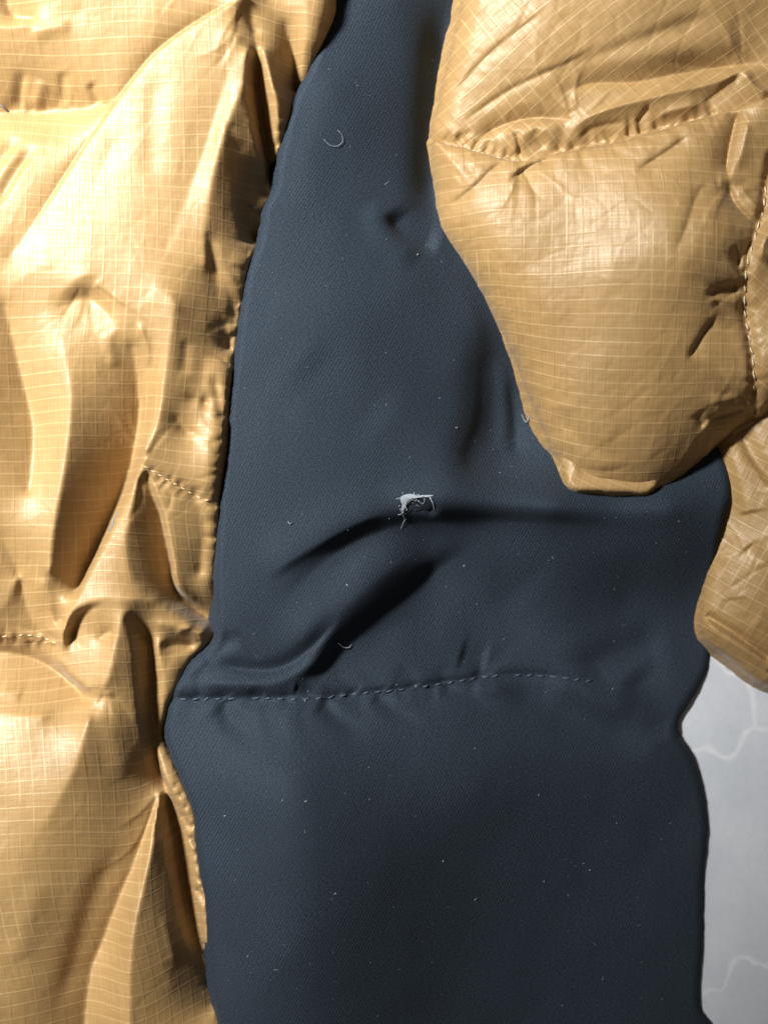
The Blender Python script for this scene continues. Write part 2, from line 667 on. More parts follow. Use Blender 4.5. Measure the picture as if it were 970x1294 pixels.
def build_table():
    veins = [
        [(880, 800), (900, 826), (908, 836), (916, 849), (928, 852), (938, 857), (950, 875), (954, 903), (956, 917)],
        [(1010, 905), (985, 918), (970, 923), (954, 921), (945, 925), (940, 931), (937, 942), (930, 952), (922, 957),
         (912, 955), (902, 949), (890, 945), (870, 950), (850, 940)],
        [(860, 1262), (894, 1254), (910, 1254), (917, 1247), (922, 1237), (925, 1221), (932, 1212), (942, 1209),
         (950, 1213), (958, 1217), (970, 1219), (1000, 1205)],
        [(1010, 905), (1050, 930), (1080, 1010), (1060, 1090), (1000, 1205)],
        [(1080, 1010), (1150, 1000), (1250, 1040)],
        [(850, 940), (800, 1040), (830, 1150), (860, 1262), (820, 1350), (850, 1480)],
        [(1000, 1205), (1040, 1300), (1010, 1420)],
    ]
    xs = np.unique(np.concatenate([np.linspace(-4500, 780, 40), np.arange(780, 1260, 2.0), np.linspace(1262, 5500, 30)]))
    ys = np.unique(np.concatenate([np.linspace(-4500, 740, 40), np.arange(740, 1500, 2.0), np.linspace(1502, 5500, 30)]))
    X, Y = np.meshgrid(xs, ys)
    vm = np.zeros_like(X)
    jx = 3.0 * vnoise(X, Y, 18, 18, 5) + 1.5 * vnoise(X, Y, 7, 7, 6)
    jy = 3.0 * vnoise(X, Y, 18, 18, 8) + 1.5 * vnoise(X, Y, 7, 7, 9)
    wn = 2.6 + 1.8 * vnoise(X, Y, 16, 16, 12)
    for v in veins:
        q = catmull(v, 6.0)
        for i in range(len(q) - 1):
            a, b = q[i], q[i + 1]
            lo = np.minimum(a, b) - 16
            hi = np.maximum(a, b) + 16
            i0, i1 = np.searchsorted(xs, [lo[0], hi[0]])
            j0, j1 = np.searchsorted(ys, [lo[1], hi[1]])
            if i1 <= i0 or j1 <= j0:
                continue
            sx = X[j0:j1, i0:i1] + jx[j0:j1, i0:i1]
            sy = Y[j0:j1, i0:i1] + jy[j0:j1, i0:i1]
            d = b - a
            t = np.clip(((sx - a[0]) * d[0] + (sy - a[1]) * d[1]) / (d @ d + 1e-9), 0, 1)
            dist = np.hypot(sx - a[0] - t * d[0], sy - a[1] - t * d[1])
            vm[j0:j1, i0:i1] = np.maximum(vm[j0:j1, i0:i1], np.exp(-(dist / wn[j0:j1, i0:i1]) ** 2))
    co = np.stack([(X - CX) * K * FS, -(Y - CY) * K * FS, np.zeros_like(X)], -1).reshape(-1, 3).astype(np.float32)
    h, w = X.shape
    iy, ix = np.mgrid[0:h - 1, 0:w - 1]
    f = np.stack([iy * w + ix, (iy + 1) * w + ix, (iy + 1) * w + ix + 1, iy * w + ix + 1], -1).reshape(-1, 4)
    me = bpy.data.meshes.new('table_top')
    me.vertices.add(len(co))
    me.vertices.foreach_set('co', co.ravel())
    n = len(f)
    me.loops.add(n * 4)
    me.loops.foreach_set('vertex_index', f.ravel().astype(np.int32))
    me.polygons.add(n)
    me.polygons.foreach_set('loop_start', (np.arange(n) * 4).astype(np.int32))
    me.update(calc_edges=True)
    a = me.attributes.new('vein', 'FLOAT', 'POINT')
    a.data.foreach_set('value', vm.ravel().astype(np.float32))
    me.materials.append(M_TABLE)
    o = bpy.data.objects.new('table_top', me)
    col.objects.link(o)
    o['kind'] = 'structure'
    o['label'] = 'grey marble patterned surface with wavy pale veins under the jacket'
    o['category'] = 'table top'


build_table()

# ------------------------------------------------------------------ the jacket
jacket = bpy.data.objects.new('down_jacket', None)
col.objects.link(jacket)
jacket['label'] = 'gold ripstop down jacket with torn black softshell side panel lying on grey surface'
jacket['category'] = 'jacket'

# ---- left side: three gold baffles ---------------------------------------
GL = Field(-120, -120, 330 + 130, 1414)
GL.membrane([
    [(-120, -120, 120), (200, -120, 130), (460, -120, 110)],
    [(-120, 1414, 120), (150, 1414, 120), (400, 1414, 80)],
    # top baffle
    [(-120, 150, 118), (0, 142, 118), (60, 141, 118), (115, 140, 128), (145, 138, 140)],
    [(-120, 30, 148), (0, 46, 150), (60, 38, 150), (110, 28, 150)],
    [(15, 2, 142), (22, 28, 138), (50, 34, 140)],
    [(0, -20, 152), (100, -10, 154), (230, -10, 156)],
    # long crease and the big mid baffle
    [(312, 11, 159), (260, 36, 155), (208, 71, 152), (178, 102, 149), (147, 139, 144), (100, 207, 143), (56, 277, 143), (20, 330, 142)],
    [(305, 60, 157), (285, 130, 152), (255, 220, 149), (215, 320, 151)],
    [(150, 190, 145), (110, 270, 147), (60, 340, 148), (10, 370, 146)],
    [(60, 175, 132), (20, 215, 140), (-60, 300, 142)],
    [(318, 78, 158), (312, 120, 157), (292, 168, 156), (275, 230, 154), (264, 300, 150), (264, 340, 148)],
    [(316, 24, 146), (326, 50, 140)],
    [(323, 75, 140), (325, 116, 122), (332, 174, 106), (343, 220, 90)],
    [(335, 74, 150), (345, 112, 150), (351, 145, 146), (350, 195, 126)],
    [(362, 35, 134), (371, 76, 116), (371, 111, 100)],
    [(340, 10, 142), (360, -10, 140)],
    [(390, -20, 146), (389, 10, 146), (386, 58, 138), (379, 98, 120)],
    [(316, 105, 152), (322, 165, 144), (332, 208, 126)],
    [(298, 225, 140), (298, 262, 136), (304, 300, 130)],
    [(300, 190, 145), (316, 206, 132)],
    [(288, 167, 154), (310, 185, 142), (330, 203, 126), (331, 238, 104)],
    [(316, 222, 122), (308, 262, 118), (322, 300, 104)],
    [(266, 303, 146), (275, 350, 136), (283, 405, 128), (289, 440, 116)],
    [(282, 318, 142), (290, 360, 134), (296, 400, 120)],
    # mid folds
    [(78, 380, 146), (95, 368, 150), (117, 354, 154), (140, 362, 153), (165, 400, 152), (180, 432, 148)],
    [(84, 392, 143), (115, 380, 143), (140, 398, 145), (152, 424, 148)],
    [(205, 372, 156), (225, 384, 157), (226, 410, 156), (215, 470, 152), (205, 530, 150), (190, 572, 150), (186, 588, 149)],
    [(262, 395, 140), (258, 470, 138), (250, 560, 136)],
    [(172, 440, 140), (177, 500, 122), (174, 545, 114), (160, 600, 106), (143, 640, 104), (115, 703, 106), (97, 745, 114)],
    [(84, 428, 147), (98, 500, 153), (92, 580, 154), (80, 650, 152), (70, 720, 144)],
    [(13, 390, 142), (30, 470, 133), (46, 545, 131), (42, 620, 136)],
    [(-20, 450, 152), (-10, 560, 152)],
    [(186, 588, 150), (166, 632, 143), (149, 666, 140), (122, 716, 140), (100, 762, 141), (87, 792, 140), (82, 818, 126)],
    [(190, 600, 143), (203, 650, 121), (212, 700, 106), (218, 748, 93), (245, 775, 82), (276, 794, 66)],
    [(176, 618, 148), (164, 684, 142), (172, 730, 138), (195, 757, 131), (230, 779, 119), (258, 800, 113)],
    [(194, 602, 147), (210, 650, 138), (218, 700, 130), (225, 742, 117), (252, 764, 96)],
    [(245, 620, 134), (258, 660, 126), (252, 725, 110)],
    [(230, 512, 142), (245, 506, 136), (262, 510, 128)],
    [(226, 530, 138), (236, 546, 132), (250, 548, 132)],
    # pinch
    [(82, 815, 134), (89, 786, 138), (104, 768, 142), (135, 757, 143), (170, 756, 142), (195, 758, 132)],
    [(90, 812, 122), (96, 787, 128), (110, 771, 134), (126, 765, 138)],
    [(130, 805, 128), (145, 795, 132)],
    [(77, 834, 124), (93, 853, 128), (117, 867, 136), (136, 863, 141), (145, 845, 143), (150, 815, 143), (156, 790, 143), (162, 772, 142)],
    [(170, 780, 132), (184, 805, 110), (189, 830, 106), (187, 870, 102), (188, 915, 96), (194, 960, 90), (203, 1002, 86)],
    [(164, 790, 140), (172, 830, 133), (173, 870, 128), (177, 915, 121), (186, 958, 108)],
    [(205, 1062, 114), (214, 1110, 109), (228, 1180, 101), (246, 1240, 90), (264, 1284, 80)],
    [(205, 788, 127), (235, 793, 121), (262, 806, 111)],
    [(208, 815, 112), (240, 816, 102)],
    [(200, 812, 124), (202, 840, 120), (207, 870, 114), (200, 915, 108)],
    [(-120, 812, 112), (0, 805, 116), (30, 803, 117), (52, 806, 117), (75, 815, 119)],
    [(-60, 828, 100), (0, 826, 100), (40, 836, 98), (75, 856, 100), (105, 880, 112)],
    [(-60, 760, 132), (0, 770, 128), (28, 730, 132)],
    [(9, 677, 138), (25, 720, 128), (33, 760, 121), (48, 800, 116)],
    [(60, 735, 138), (70, 760, 130), (80, 785, 118)],
    # lower baffle
    [(-60, 905, 126), (0, 900, 132), (60, 905, 137)],
    [(118, 905, 146), (104, 960, 147), (78, 1010, 147), (48, 1060, 145), (15, 1140, 143), (-20, 1230, 140)],
    [(-60, 1050, 138), (0, 1000, 142)],
    [(198, 1010, 104), (181, 1060, 107), (161, 1110, 107), (143, 1152, 105), (125, 1200, 102), (112, 1230, 102), (104, 1294, 102), (98, 1400, 102)],
    [(201, 1003, 112), (194, 1060, 124), (180, 1130, 131), (168, 1200, 134), (165, 1310, 132)],
    [(205, 1012, 88), (214, 1060, 80), (229, 1155, 74), (255, 1241, 68), (275, 1290, 64)],
    [(193, 945, 106), (206, 985, 110), (226, 1015, 110), (238, 1042, 108), (244, 1090, 106), (254, 1160, 104), (264, 1235, 102), (272, 1300, 100)],
    [(190, 1140, 126), (204, 1200, 120), (214, 1250, 114)],
], press=0.0020, sig=1.2)
GL.Z = 132 + (GL.Z - 132) * 1.75
GL.Z = np.where(GL.Z < 70, 70 - 30 * np.tanh((70 - GL.Z) / 30), GL.Z)
# soft secondary wrinkles
for pts, a, w1, w2 in [
    ([(35, 95), (28, 120), (24, 140)], -5, 8, 5), ([(85, 95), (82, 138)], -4, 6, 8), ([(120, 110), (130, 138)], -5, 8, 5),
    ([(45, 55), (100, 42)], 4, 10, 6), ([(60, 105), (45, 138)], 4, 8, 8),
    ([(50, 185), (25, 225), (0, 270)], -7, 9, 6), ([(28, 175), (5, 210), (-10, 240)], -6, 10, 6),
    ([(205, 100), (200, 170), (195, 240)], -3, 14, 14), ([(180, 410), (190, 440), (192, 470)], 5, 4, 6),
    ([(240, 430), (236, 480)], -3, 7, 7), ([(140, 420), (150, 470)], 3, 8, 8),
    ([(150, 620), (190, 600)], 2, 5, 5), ([(272, 470), (283, 540)], -5, 6, 7),
    ([(30, 880), (0, 870)], 3, 14, 8), ([(20, 1220), (60, 1100)], 3, 18, 18), ([(70, 1294), (120, 1130), (160, 1060)], -5, 16, 12),
    ([(146, 1294), (155, 1200), (178, 1100)], 3, 8, 10), ([(120, 880), (150, 930), (160, 990)], 4, 14, 20),
    ([(205, 1150), (222, 1230)], 3, 6, 6), ([(222, 800), (245, 790)], 3, 4, 4),
    ([(225, 1030), (240, 1055)], -5, 4, 4), ([(236, 1060), (247, 1075)], -6, 4, 4), ([(243, 1130), (256, 1145)], -6, 4, 4),
    ([(252, 1200), (262, 1215)], -6, 4, 4),
]:
    GL.stroke(pts, a, w1, w2)
GL.stroke([(316, 8), (260, 36), (208, 71), (178, 102), (147, 139), (100, 207), (56, 277), (30, 320)], -8, 12, 2, 0.8, t0=0.1, t1=0.3)
GL.radiate(186, 590, 60, 120, 4, 90, 3.0, 301)
GL.radiate(186, 586, 230, 330, 6, 80, 2.6, 302)
GL.radiate(84, 812, 190, 330, 7, 80, 3.0, 303)
GL.radiate(140, 862, 50, 150, 6, 110, 3.0, 304)
GL.radiate(201, 1003, 80, 150, 6, 150, 3.2, 305)
GL.radiate(262, 806, 130, 230, 5, 60, 2.6, 306)
GL.radiate(312, 14, 70, 140, 5, 120, 2.4, 307)
GL.radiate(117, 356, 20, 140, 5, 90, 2.6, 308)
GL.puckers([(366, 140), (340, 240), (318, 320), (302, 400), (290, 500), (280, 600), (272, 720)], 17, 30, 4.0, 309, sides=(1,), w=4, lean=0.5)
GL.puckers([(222, 985), (245, 1050), (256, 1140), (262, 1210), (272, 1290)], 13, 20, 4.0, 310, sides=(1,), w=3.5, lean=0.5)
S_LEFT_UP = [(-130, 152), (0, 142), (60, 141), (150, 139), (208, 71), (260, 36), (312, 11), (460, -60)]
S_LEFT_LOW = [(-130, 812), (0, 805), (30, 803), (52, 806), (75, 815), (84, 806), (87, 792), (100, 762), (122, 716), (149, 666), (166, 632),
              (186, 588), (208, 602), (232, 616), (252, 628), (276, 636), (460, 660)]
GL.stroke([(186, 588), (208, 602), (232, 616), (252, 628), (276, 636)], -3, 5, 4, t0=0, t1=0)
GL.puckers([(190, 592), (232, 616), (276, 636)], 10, 16, 3, 5)
GL.puckers([(0, 142), (60, 141), (150, 139)], 15, 34, 1.8, 6, sides=(-1,), w=6)
GL.puckers([(0, 805), (75, 815)], 9, 16, 3, 8)
# fine crinkle of the thin fabric
n1 = vnoise(GL.X, GL.Y, 42, 60, 21, 0.2)
n2 = vnoise(GL.X, GL.Y, 20, 34, 22, -0.3)
n3 = vnoise(GL.X, GL.Y, 9, 14, 23, 0.5)
GL.Z += 1.0 * n1 + crinkle(GL, 24, 0.22) + 0.08 * n3
GL.outline([(-110, -110), (418, -110), (419, 0), (411, 45), (394, 90), (374, 130), (355, 200), (348, 240), (335, 265), (327, 310),
            (314, 345), (304, 400), (298, 440), (290, 500), (285, 560), (279, 610), (276, 680), (271, 730), (277, 785), (268, 808),
            (238, 838), (224, 868), (207, 905), (203, 938), (226, 985), (245, 1030), (249, 1080), (260, 1140), (264, 1200),
            (270, 1260), (278, 1300), (284, 1405), (-110, 1405)], wob=0.5, seed=31)
GL.edge(20, 22)
GL.cloth_uv(0.02, ax=140, ay=300, drift=7, seed=41)
in_gl = cells(GL.D) > -16
b1 = ~below(GL, S_LEFT_UP)
b3 = below(GL, [(-130, 812), (0, 805), (30, 803), (52, 806), (75, 815), (90, 795), (100, 762), (122, 716), (149, 666), (166, 632),
                (186, 588), (208, 602), (232, 616), (252, 628), (276, 636), (460, 660)])
ang = 0.10
c_, s_ = math.cos(ang), math.sin(ang)
low_w = blur(np.pad(b3, ((0, 1), (0, 1)), mode='edge').astype(float), 6)
GL.V = GL.V + low_w * (GL.X - 100) * 0.05
GL.U = GL.U - low_w * (GL.Y - 900) * 0.10
mesh_from_field('baffle', GL, in_gl & b1 & ~b3, M_GOLD, jacket)['label'] = 'small gold baffle above the horizontal seam at top left'
mesh_from_field('baffle', GL, in_gl & ~b1 & ~b3, M_GOLD, jacket)
gl_low = mesh_from_field('baffle', GL, in_gl & b3, M_GOLD, jacket)

# ---- black softshell side panel ----------------------------------------------
BK = Field(170, -120, 1000, 1414)
BK.tps([(480, -110, 92), (430, 0, 96), (500, 0, 92), (560, 0, 64), (450, 150, 106), (530, 150, 76), (380, 250, 106), (340, 350, 106),
        (318, 500, 104), (300, 650, 102), (420, 400, 114), (450, 560, 112), (540, 400, 90), (600, 480, 66), (650, 555, 42),
        (690, 596, 72), (420, 640, 108), (560, 628, 108), (700, 642, 100), (850, 642, 90), (915, 640, 76), (780, 596, 62), (860, 590, 62), (640, 760, 36),
        (450, 760, 92), (540, 700, 74), (800, 760, 22), (885, 760, 20), (300, 780, 96), (330, 900, 88), (240, 900, 78), (450, 900, 86), (600, 885, 64),
        (780, 885, 30), (850, 920, 24), (285, 960, 104), (285, 1050, 106), (370, 980, 146), (360, 1070, 150), (470, 1060, 136), (600, 1000, 92), (600, 1080, 84), (750, 1050, 36), (860, 1050, 16),
        (290, 1200, 98), (365, 1200, 138), (470, 1200, 118), (600, 1200, 68), (750, 1200, 28), (860, 1200, 15), (300, 1400, 80), (400, 1400, 92),
        (600, 1400, 44), (750, 1400, 24), (860, 1400, 14), (700, 450, 44), (850, 500, 55)])
BK.Z += 24 * smooth((640 - BK.X) / 330)
for pts, a, w1, w2, e in [
    # valley against the right puff, with the dent beside it
    ([(562, -20), (556, 90), (549, 160), (546, 230), (552, 300)], -24, 24, 16, 0),
    ([(488, 266), (505, 288), (528, 302), (556, 312)], -11, 8, 24, 0),
    ([(470, 250), (488, 300), (530, 330)], 4, 16, 16, 0),
    # crescent crest falling into the hollow under the puff
    ([(560, 330), (596, 400), (601, 470), (594, 530), (576, 575), (590, 606), (640, 618), (720, 622)], 8, 40, 18, 0),
    ([(604, 400), (614, 470), (612, 530), (598, 572), (612, 594), (660, 600), (700, 604)], -9, 24, 70, 0),
    ([(632, 440), (641, 500), (638, 580)], 3, 10, 9, 0),
    ([(648, 470), (656, 530), (656, 590)], -4, 7, 10, 0),
    # long rolled ridge running from the tear to the right
    ([(440, 676), (480, 652), (520, 638), (600, 634), (700, 640), (800, 642), (915, 638)], 13, 24, 26, 0),
    # undercut below it, bending down to the left
    ([(350, 775), (375, 745), (412, 711), (455, 684), (505, 666), (545, 663), (620, 662), (700, 664), (800, 672)], -13, 58, 15, 0),
    ([(330, 730), (395, 690), (450, 660), (500, 642)], 8, 9, 34, 0),
    # second diagonal fold
    ([(350, 840), (395, 806), (440, 760), (490, 718), (545, 688)], 13, 20, 34, 0),
    ([(380, 895), (402, 866), (430, 830), (470, 792), (520, 754), (560, 720), (610, 688)], -15, 50, 16, 0),
    ([(250, 838), (290, 844), (325, 848), (358, 843), (388, 822), (412, 796), (430, 770)], -9, 5, 12, 0),
    ([(240, 860), (300, 863), (345, 861), (385, 845), (420, 812)], 8, 10, 8, 0),
    ([(293, 794), (312, 814), (330, 836)], -3.0, 5, 4, 0),
    ([(300, 800), (270, 825), (250, 838)], -6, 12, 10, 0),
    # shallow hollows lower right
    ([(740, 870), (790, 836), (860, 815)], -8, 34, 26, 0),
    ([(810, 850), (845, 900), (870, 935)], -8, 30, 26, 0),
    ([(620, 864), (690, 890), (760, 925), (840, 950)], -9, 26, 26, 0),
    ([(690, 866), (760, 884), (820, 895)], 5, 24, 22, 0),
    ([(580, 832), (600, 838), (620, 843)], -6, 14, 20, 0),
    ([(440, 700), (470, 745), (490, 800)], 3, 30, 30, 0),
    ([(380, 450), (440, 500), (490, 540)], -4, 34, 34, 0),
    ([(480, 330), (560, 420), (600, 500)], 4, 34, 34, 0),
    ([(430, 60), (400, 180), (380, 300)], 4, 30, 34, 0),
    ([(660, 740), (720, 790), (740, 850)], 4, 34, 44, 0),
]:
    BK.stroke(pts, a, w1, w2, e)
S_BLACK = [(150, 885), (225, 885), (280, 884), (330, 883), (380, 884), (420, 882), (460, 878), (500, 875), (560, 868), (630, 859), (700, 860), (780, 869), (870, 893), (1000, 920)]
BK.stroke([(215, 885), (330, 883), (420, 882), (500, 875), (560, 868), (630, 859), (700, 860), (780, 869), (870, 893)], -5.5, 9, 6, t0=0, t1=0.5)
BK.stroke([(215, 868), (330, 868), (420, 866), (470, 862)], 3, 9, 9, t0=0, t1=0.3)
for pts, a, w1, w2 in [
    ([(270, 890), (310, 925), (335, 965)], -6, 14, 14), ([(320, 890), (328, 930), (330, 960)], 3, 12, 12),
    ([(400, 888), (430, 910), (470, 935)], -7, 12, 10), ([(470, 880), (500, 900), (540, 918)], -6, 10, 8),
    ([(555, 872), (590, 882), (640, 900)], -6, 10, 8), ([(350, 890), (370, 920), (380, 960)], 3, 14, 14),
    ([(600, 866), (640, 880), (680, 905)], 4, 10, 10), ([(370, 870), (395, 875), (410, 868)], -5, 7, 8),
]:
    BK.stroke(pts, a, w1, w2, t0=0.15, t1=0.7)
BK.puckers([(230, 885), (330, 883), (420, 882), (500, 875), (640, 860)], 24, 42, 3.6, 9, sides=(1, -1), w=8, lean=0.6)
# the snagged hole
BK.stroke([(520, 638), (532, 641), (543, 644)], -9, 7, 7, t0=0, t1=0)
BK.Z += 1.2 * vnoise(BK.X, BK.Y, 70, 90, 51) + 0.5 * vnoise(BK.X, BK.Y, 30, 40, 52)
BK.outline([(412, -112), (412, 0), (402, 45), (387, 90), (367, 130), (349, 200), (342, 240), (330, 265), (322, 310),
            (309, 345), (300, 400), (295, 440), (287, 500), (282, 560), (275, 610), (272, 680), (268, 730), (270, 790), (262, 815),
            (232, 842), (215, 872), (206, 905), (204, 935), (222, 985), (241, 1030), (245, 1080), (256, 1140), (260, 1200),
            (266, 1260), (273, 1300), (278, 1405), (908, 1405), (901, 1294), (902, 1260), (906, 1200), (907, 1130), (911, 1060), (904, 1010),
            (887, 960), (868, 932), (884, 900), (909, 860), (918, 815), (921, 770), (917, 720), (922, 660), (931, 625), (927, 585), (905, 550), (850, 520),
            (760, 500), (690, 440), (640, 340), (600, 240), (600, 120), (605, 0), (605, -112)], wob=0.8, seed=61)
BK.edge(14, 36 - 22 * smooth((BK.X - 640) / 200))
BK.cloth_uv(0.0, drift=4, seed=71)
in_bk = cells(BK.D) > -22
bl = below(BK, S_BLACK)
panel_up = mesh_from_field('softshell_panel', BK, in_bk & ~bl, M_BLACK, jacket)
panel_up['label'] = 'upper black panel with the small white tear'
panel_low = mesh_from_field('softshell_panel', BK, in_bk & bl, M_BLACK, jacket)
panel_low['label'] = 'lower black panel below the stitched seam'

# ---- right side: upper gold baffle --------------------------------------------
G1 = Field(520, -120, 1100, 260)
G1.tps([(590, -110, 120), (700, -110, 160), (900, -110, 165), (1090, -110, 150), (575, 60, 118), (565, 150, 104), (650, 60, 146), (640, 130, 128),
        (750, 10, 166), (900, 0, 172), (800, 60, 160), (740, 110, 142), (880, 85, 140), (960, 70, 138), (1080, 60, 140),
        (600, 180, 110), (700, 190, 122), (820, 170, 132), (920, 140, 138), (1080, 120, 120), (800, 250, 100), (600, 250, 90), (1000, 250, 100)])
for pts, a, w1, w2, e in [
    ([(690, 130), (743, 110), (800, 108), (870, 94), (938, 85), (1000, 90)], -15, 10, 24, 1),
    ([(690, 105), (735, 86), (800, 62), (906, 24)], -5, 16, 8, 0),
    ([(700, 92), (760, 86), (850, 72), (950, 58)], 7, 14, 20, 0),
    ([(575, 160), (640, 118), (720, 84), (760, 60)], -3.5, 7, 2, 1),
    ([(560, 130), (620, 70), (690, 20)], -3, 9, 2, 1),
    ([(600, 186), (612, 170), (638, 157), (676, 150), (726, 155)], -17, 5, 16, 1),
    ([(640, 182), (680, 168), (712, 170)], 6, 12, 10, 0),
    ([(712, 194), (722, 168), (742, 153), (775, 142), (820, 131), (893, 113), (940, 95), (985, 100)], 13, 14, 5, 1),
    ([(728, 186), (738, 170), (760, 162), (790, 158)], -5, 8, 3, 1),
    ([(820, 158), (840, 148), (880, 138)], 8, 8, 8, 1),
    ([(800, 160), (818, 138)], -6, 7, 2, 1), ([(880, 140), (915, 112), (935, 96)], -6, 12, 4, 1),
    ([(930, 96), (950, 118), (970, 124)], 8, 8, 4, 1),
    ([(640, 165), (655, 195)], 6, 4, 6, 1), ([(652, 165), (658, 205)], -7, 5, 2, 1),
    ([(672, 165), (690, 190)], -5, 7, 2, 1), ([(597, 165), (578, 178)], -4, 6, 2, 1),
    ([(580, 165), (590, 184)], -5, 6, 2, 1), ([(606, 176), (596, 190)], -5, 5, 2, 1), ([(620, 178), (612, 194)], -5, 5, 2, 1),
]:
    G1.stroke(pts, a, w1, w2, e)
G1.radiate(722, 160, 200, 330, 6, 110, 2.6, 315)
G1.radiate(938, 92, 170, 260, 5, 120, 2.6, 316)
G1.puckers([(556, 174), (590, 187), (660, 206)], 9, 16, 3.5, 15, sides=(-1,), w=3)
G1.puckers([(700, 195), (800, 175), (900, 150)], 13, 26, 7, 16, sides=(-1,), w=5)
G1.Z += 1.2 * vnoise(G1.X, G1.Y, 50, 40, 81) + crinkle(G1, 182, 0.45, -0.6) + 0.3 * vnoise(G1.X, G1.Y, 9, 9, 83)
G1.outline([(588, -112), (582, 0), (572, 50), (556, 120), (546, 172), (600, 215), (700, 235), (820, 215), (960, 175), (1090, 165), (1090, -112)], wob=1.0, seed=84)
G1.edge(30, 36)
G1.cloth_uv(math.radians(-38), drift=5, seed=85)
mesh_from_field('baffle', G1, cells(G1.D) > -14, M_GOLD, jacket)

# ---- right side: the big puffed baffle and the strip beyond its seam ----------------
G2 = Field(520, 90, 1100, 660)
G2.tps([(555, 190, 112), (560, 250, 124), (600, 240, 138), (620, 320, 144), (660, 260, 152), (700, 450, 138), (750, 560, 126), (720, 330, 166), (700, 220, 150),
        (800, 260, 184), (870, 190, 168), (860, 330, 200), (800, 450, 170), (810, 540, 140), (900, 490, 146), (905, 300, 186), (760, 200, 158),
        (935, 400, 142), (940, 250, 152), (945, 520, 122), (960, 140, 162), (1000, 300, 158), (1000, 450, 150), (1080, 400, 140), (1080, 200, 140), (990, 560, 108), (870, 580, 108)])
STITCH_R = [(968, 205), (962, 240), (956, 272), (948, 296), (943, 313), (936, 336), (934, 358), (935, 384), (938, 408), (943, 435), (949, 481), (953, 507), (952, 522), (960, 545)]
for pts, a, w1, w2, e in [
    ([(556, 265), (575, 255), (600, 238), (622, 216), (645, 206)], -6, 14, 3, 1),
    ([(575, 230), (600, 215)], -3, 9, 9, 0),
    ([(640, 238), (655, 222), (684, 206), (705, 200)], -9, 14, 3, 1),
    ([(793, 228), (830, 204), (866, 178)], -6, 14, 3, 1),
    ([(838, 335), (852, 305), (868, 262), (885, 235)], -5, 16, 6, 1),
    ([(930, 138), (922, 165), (913, 205), (911, 238)], -17, 14, 3, 1),
    ([(911, 232), (920, 262), (938, 282), (958, 296)], -12, 14, 3, 1),
    ([(938, 150), (930, 190), (922, 222)], 6, 4, 12, 1),
    ([(925, 240), (940, 262), (955, 275)], 5, 5, 10, 1),
    ([(880, 380), (900, 371), (934, 364)], -13, 16, 3, 1),
    ([(882, 386), (905, 384), (932, 388)], 6, 4, 5, 1),
    ([(902, 400), (882, 424), (860, 462)], -9, 3, 18, 1),
    ([(918, 350), (928, 330), (946, 304)], -10, 4, 12, 1),
    ([(915, 315), (925, 335), (924, 362)], -6, 8, 3, 1),
    ([(874, 522), (882, 534), (890, 540)], -7, 4, 10, 1),
    ([(888, 532), (915, 524), (952, 514)], -11, 14, 3, 1),
    ([(890, 512), (940, 500)], 4, 5, 9, 1),
    ([(960, 330), (975, 350), (1000, 380)], -9, 4, 14, 1),
    ([(956, 520), (990, 512), (1040, 505)], -10, 12, 3, 1),
    ([(950, 340), (955, 310), (975, 290)], 7, 7, 8, 1),
    ([(660, 380), (720, 360), (790, 350)], 3, 40, 30, 0),
    ([(740, 430), (760, 500), (770, 560)], 2, 20, 20, 0),
    ([(700, 520), (740, 560), (790, 585)], -3, 9, 12, 0),
    ([(720, 590), (760, 596), (800, 588)], -3, 9, 3, 1),
]:
    G2.stroke(pts, a, w1, w2, e)
G2.radiate(655, 207, 20, 120, 6, 80, 2.6, 311)
G2.radiate(952, 515, 150, 250, 6, 80, 3.0, 312)
G2.radiate(936, 362, 130, 230, 5, 70, 3.0, 313)
G2.radiate(912, 238, 90, 190, 5, 90, 2.6, 314)
G2.stroke(STITCH_R, -9, 7, 7, t0=0, t1=0)
G2.puckers(STITCH_R, 11, 22, 3, 17, w=4)
G2.puckers([(720, 196), (811, 178), (934, 141)], 30, 40, 3, 18, sides=(1,), w=6)
G2.Z += 1.4 * vnoise(G2.X, G2.Y, 60, 50, 91) + crinkle(G2, 192, 0.4) + 0.25 * vnoise(G2.X, G2.Y, 9, 9, 93)
G2.outline([(546, 172), (590, 186), (640, 202), (660, 205), (711, 195), (757, 189), (811, 176), (875, 157), (934, 139), (965, 130), (1090, 118),
            (1090, 505), (990, 518), (962, 530), (940, 538), (908, 566), (878, 594), (848, 622), (822, 634), (788, 636), (738, 624), (710, 588), (686, 534), (664, 478),
            (644, 430), (613, 370), (578, 315), (556, 282), (549, 230)], wob=0.9, seed=94)
# the top lip is turned under sharply, the rest is round
top = np.clip((G2.Y - np.interp(G2.X, [546, 660, 811, 934, 1090], [172, 205, 176, 139, 118])) / 60.0, 0, 1)
G2.edge(9 + 52 * top ** 0.8, 30 + 36 * top - 18 * smooth((G2.Y - 480) / 90), 2.5)
G2.cloth_uv(0.02, ax=730, ay=330, drift=5, seed=95)
seam_x = catmull([(980, 100)] + STITCH_R + [(965, 680)], 4.0)
o_ = np.argsort(seam_x[:, 1])
right = (G2.X[:-1, :-1] + 1) > np.interp(G2.Y[:-1, :-1] + 1, seam_x[o_, 1], seam_x[o_, 0])
in_g2 = cells(G2.D) > -14
puff = mesh_from_field('baffle', G2, in_g2 & ~right, M_GOLD, jacket)
puff['label'] = 'big puffed gold baffle overlapping the black panel'
G2.U, G2.V = (G2.U * 0.8 + G2.V * 0.6), (-G2.U * 0.6 + G2.V * 0.8)
mesh_from_field('baffle', G2, in_g2 & right, M_GOLD, jacket)

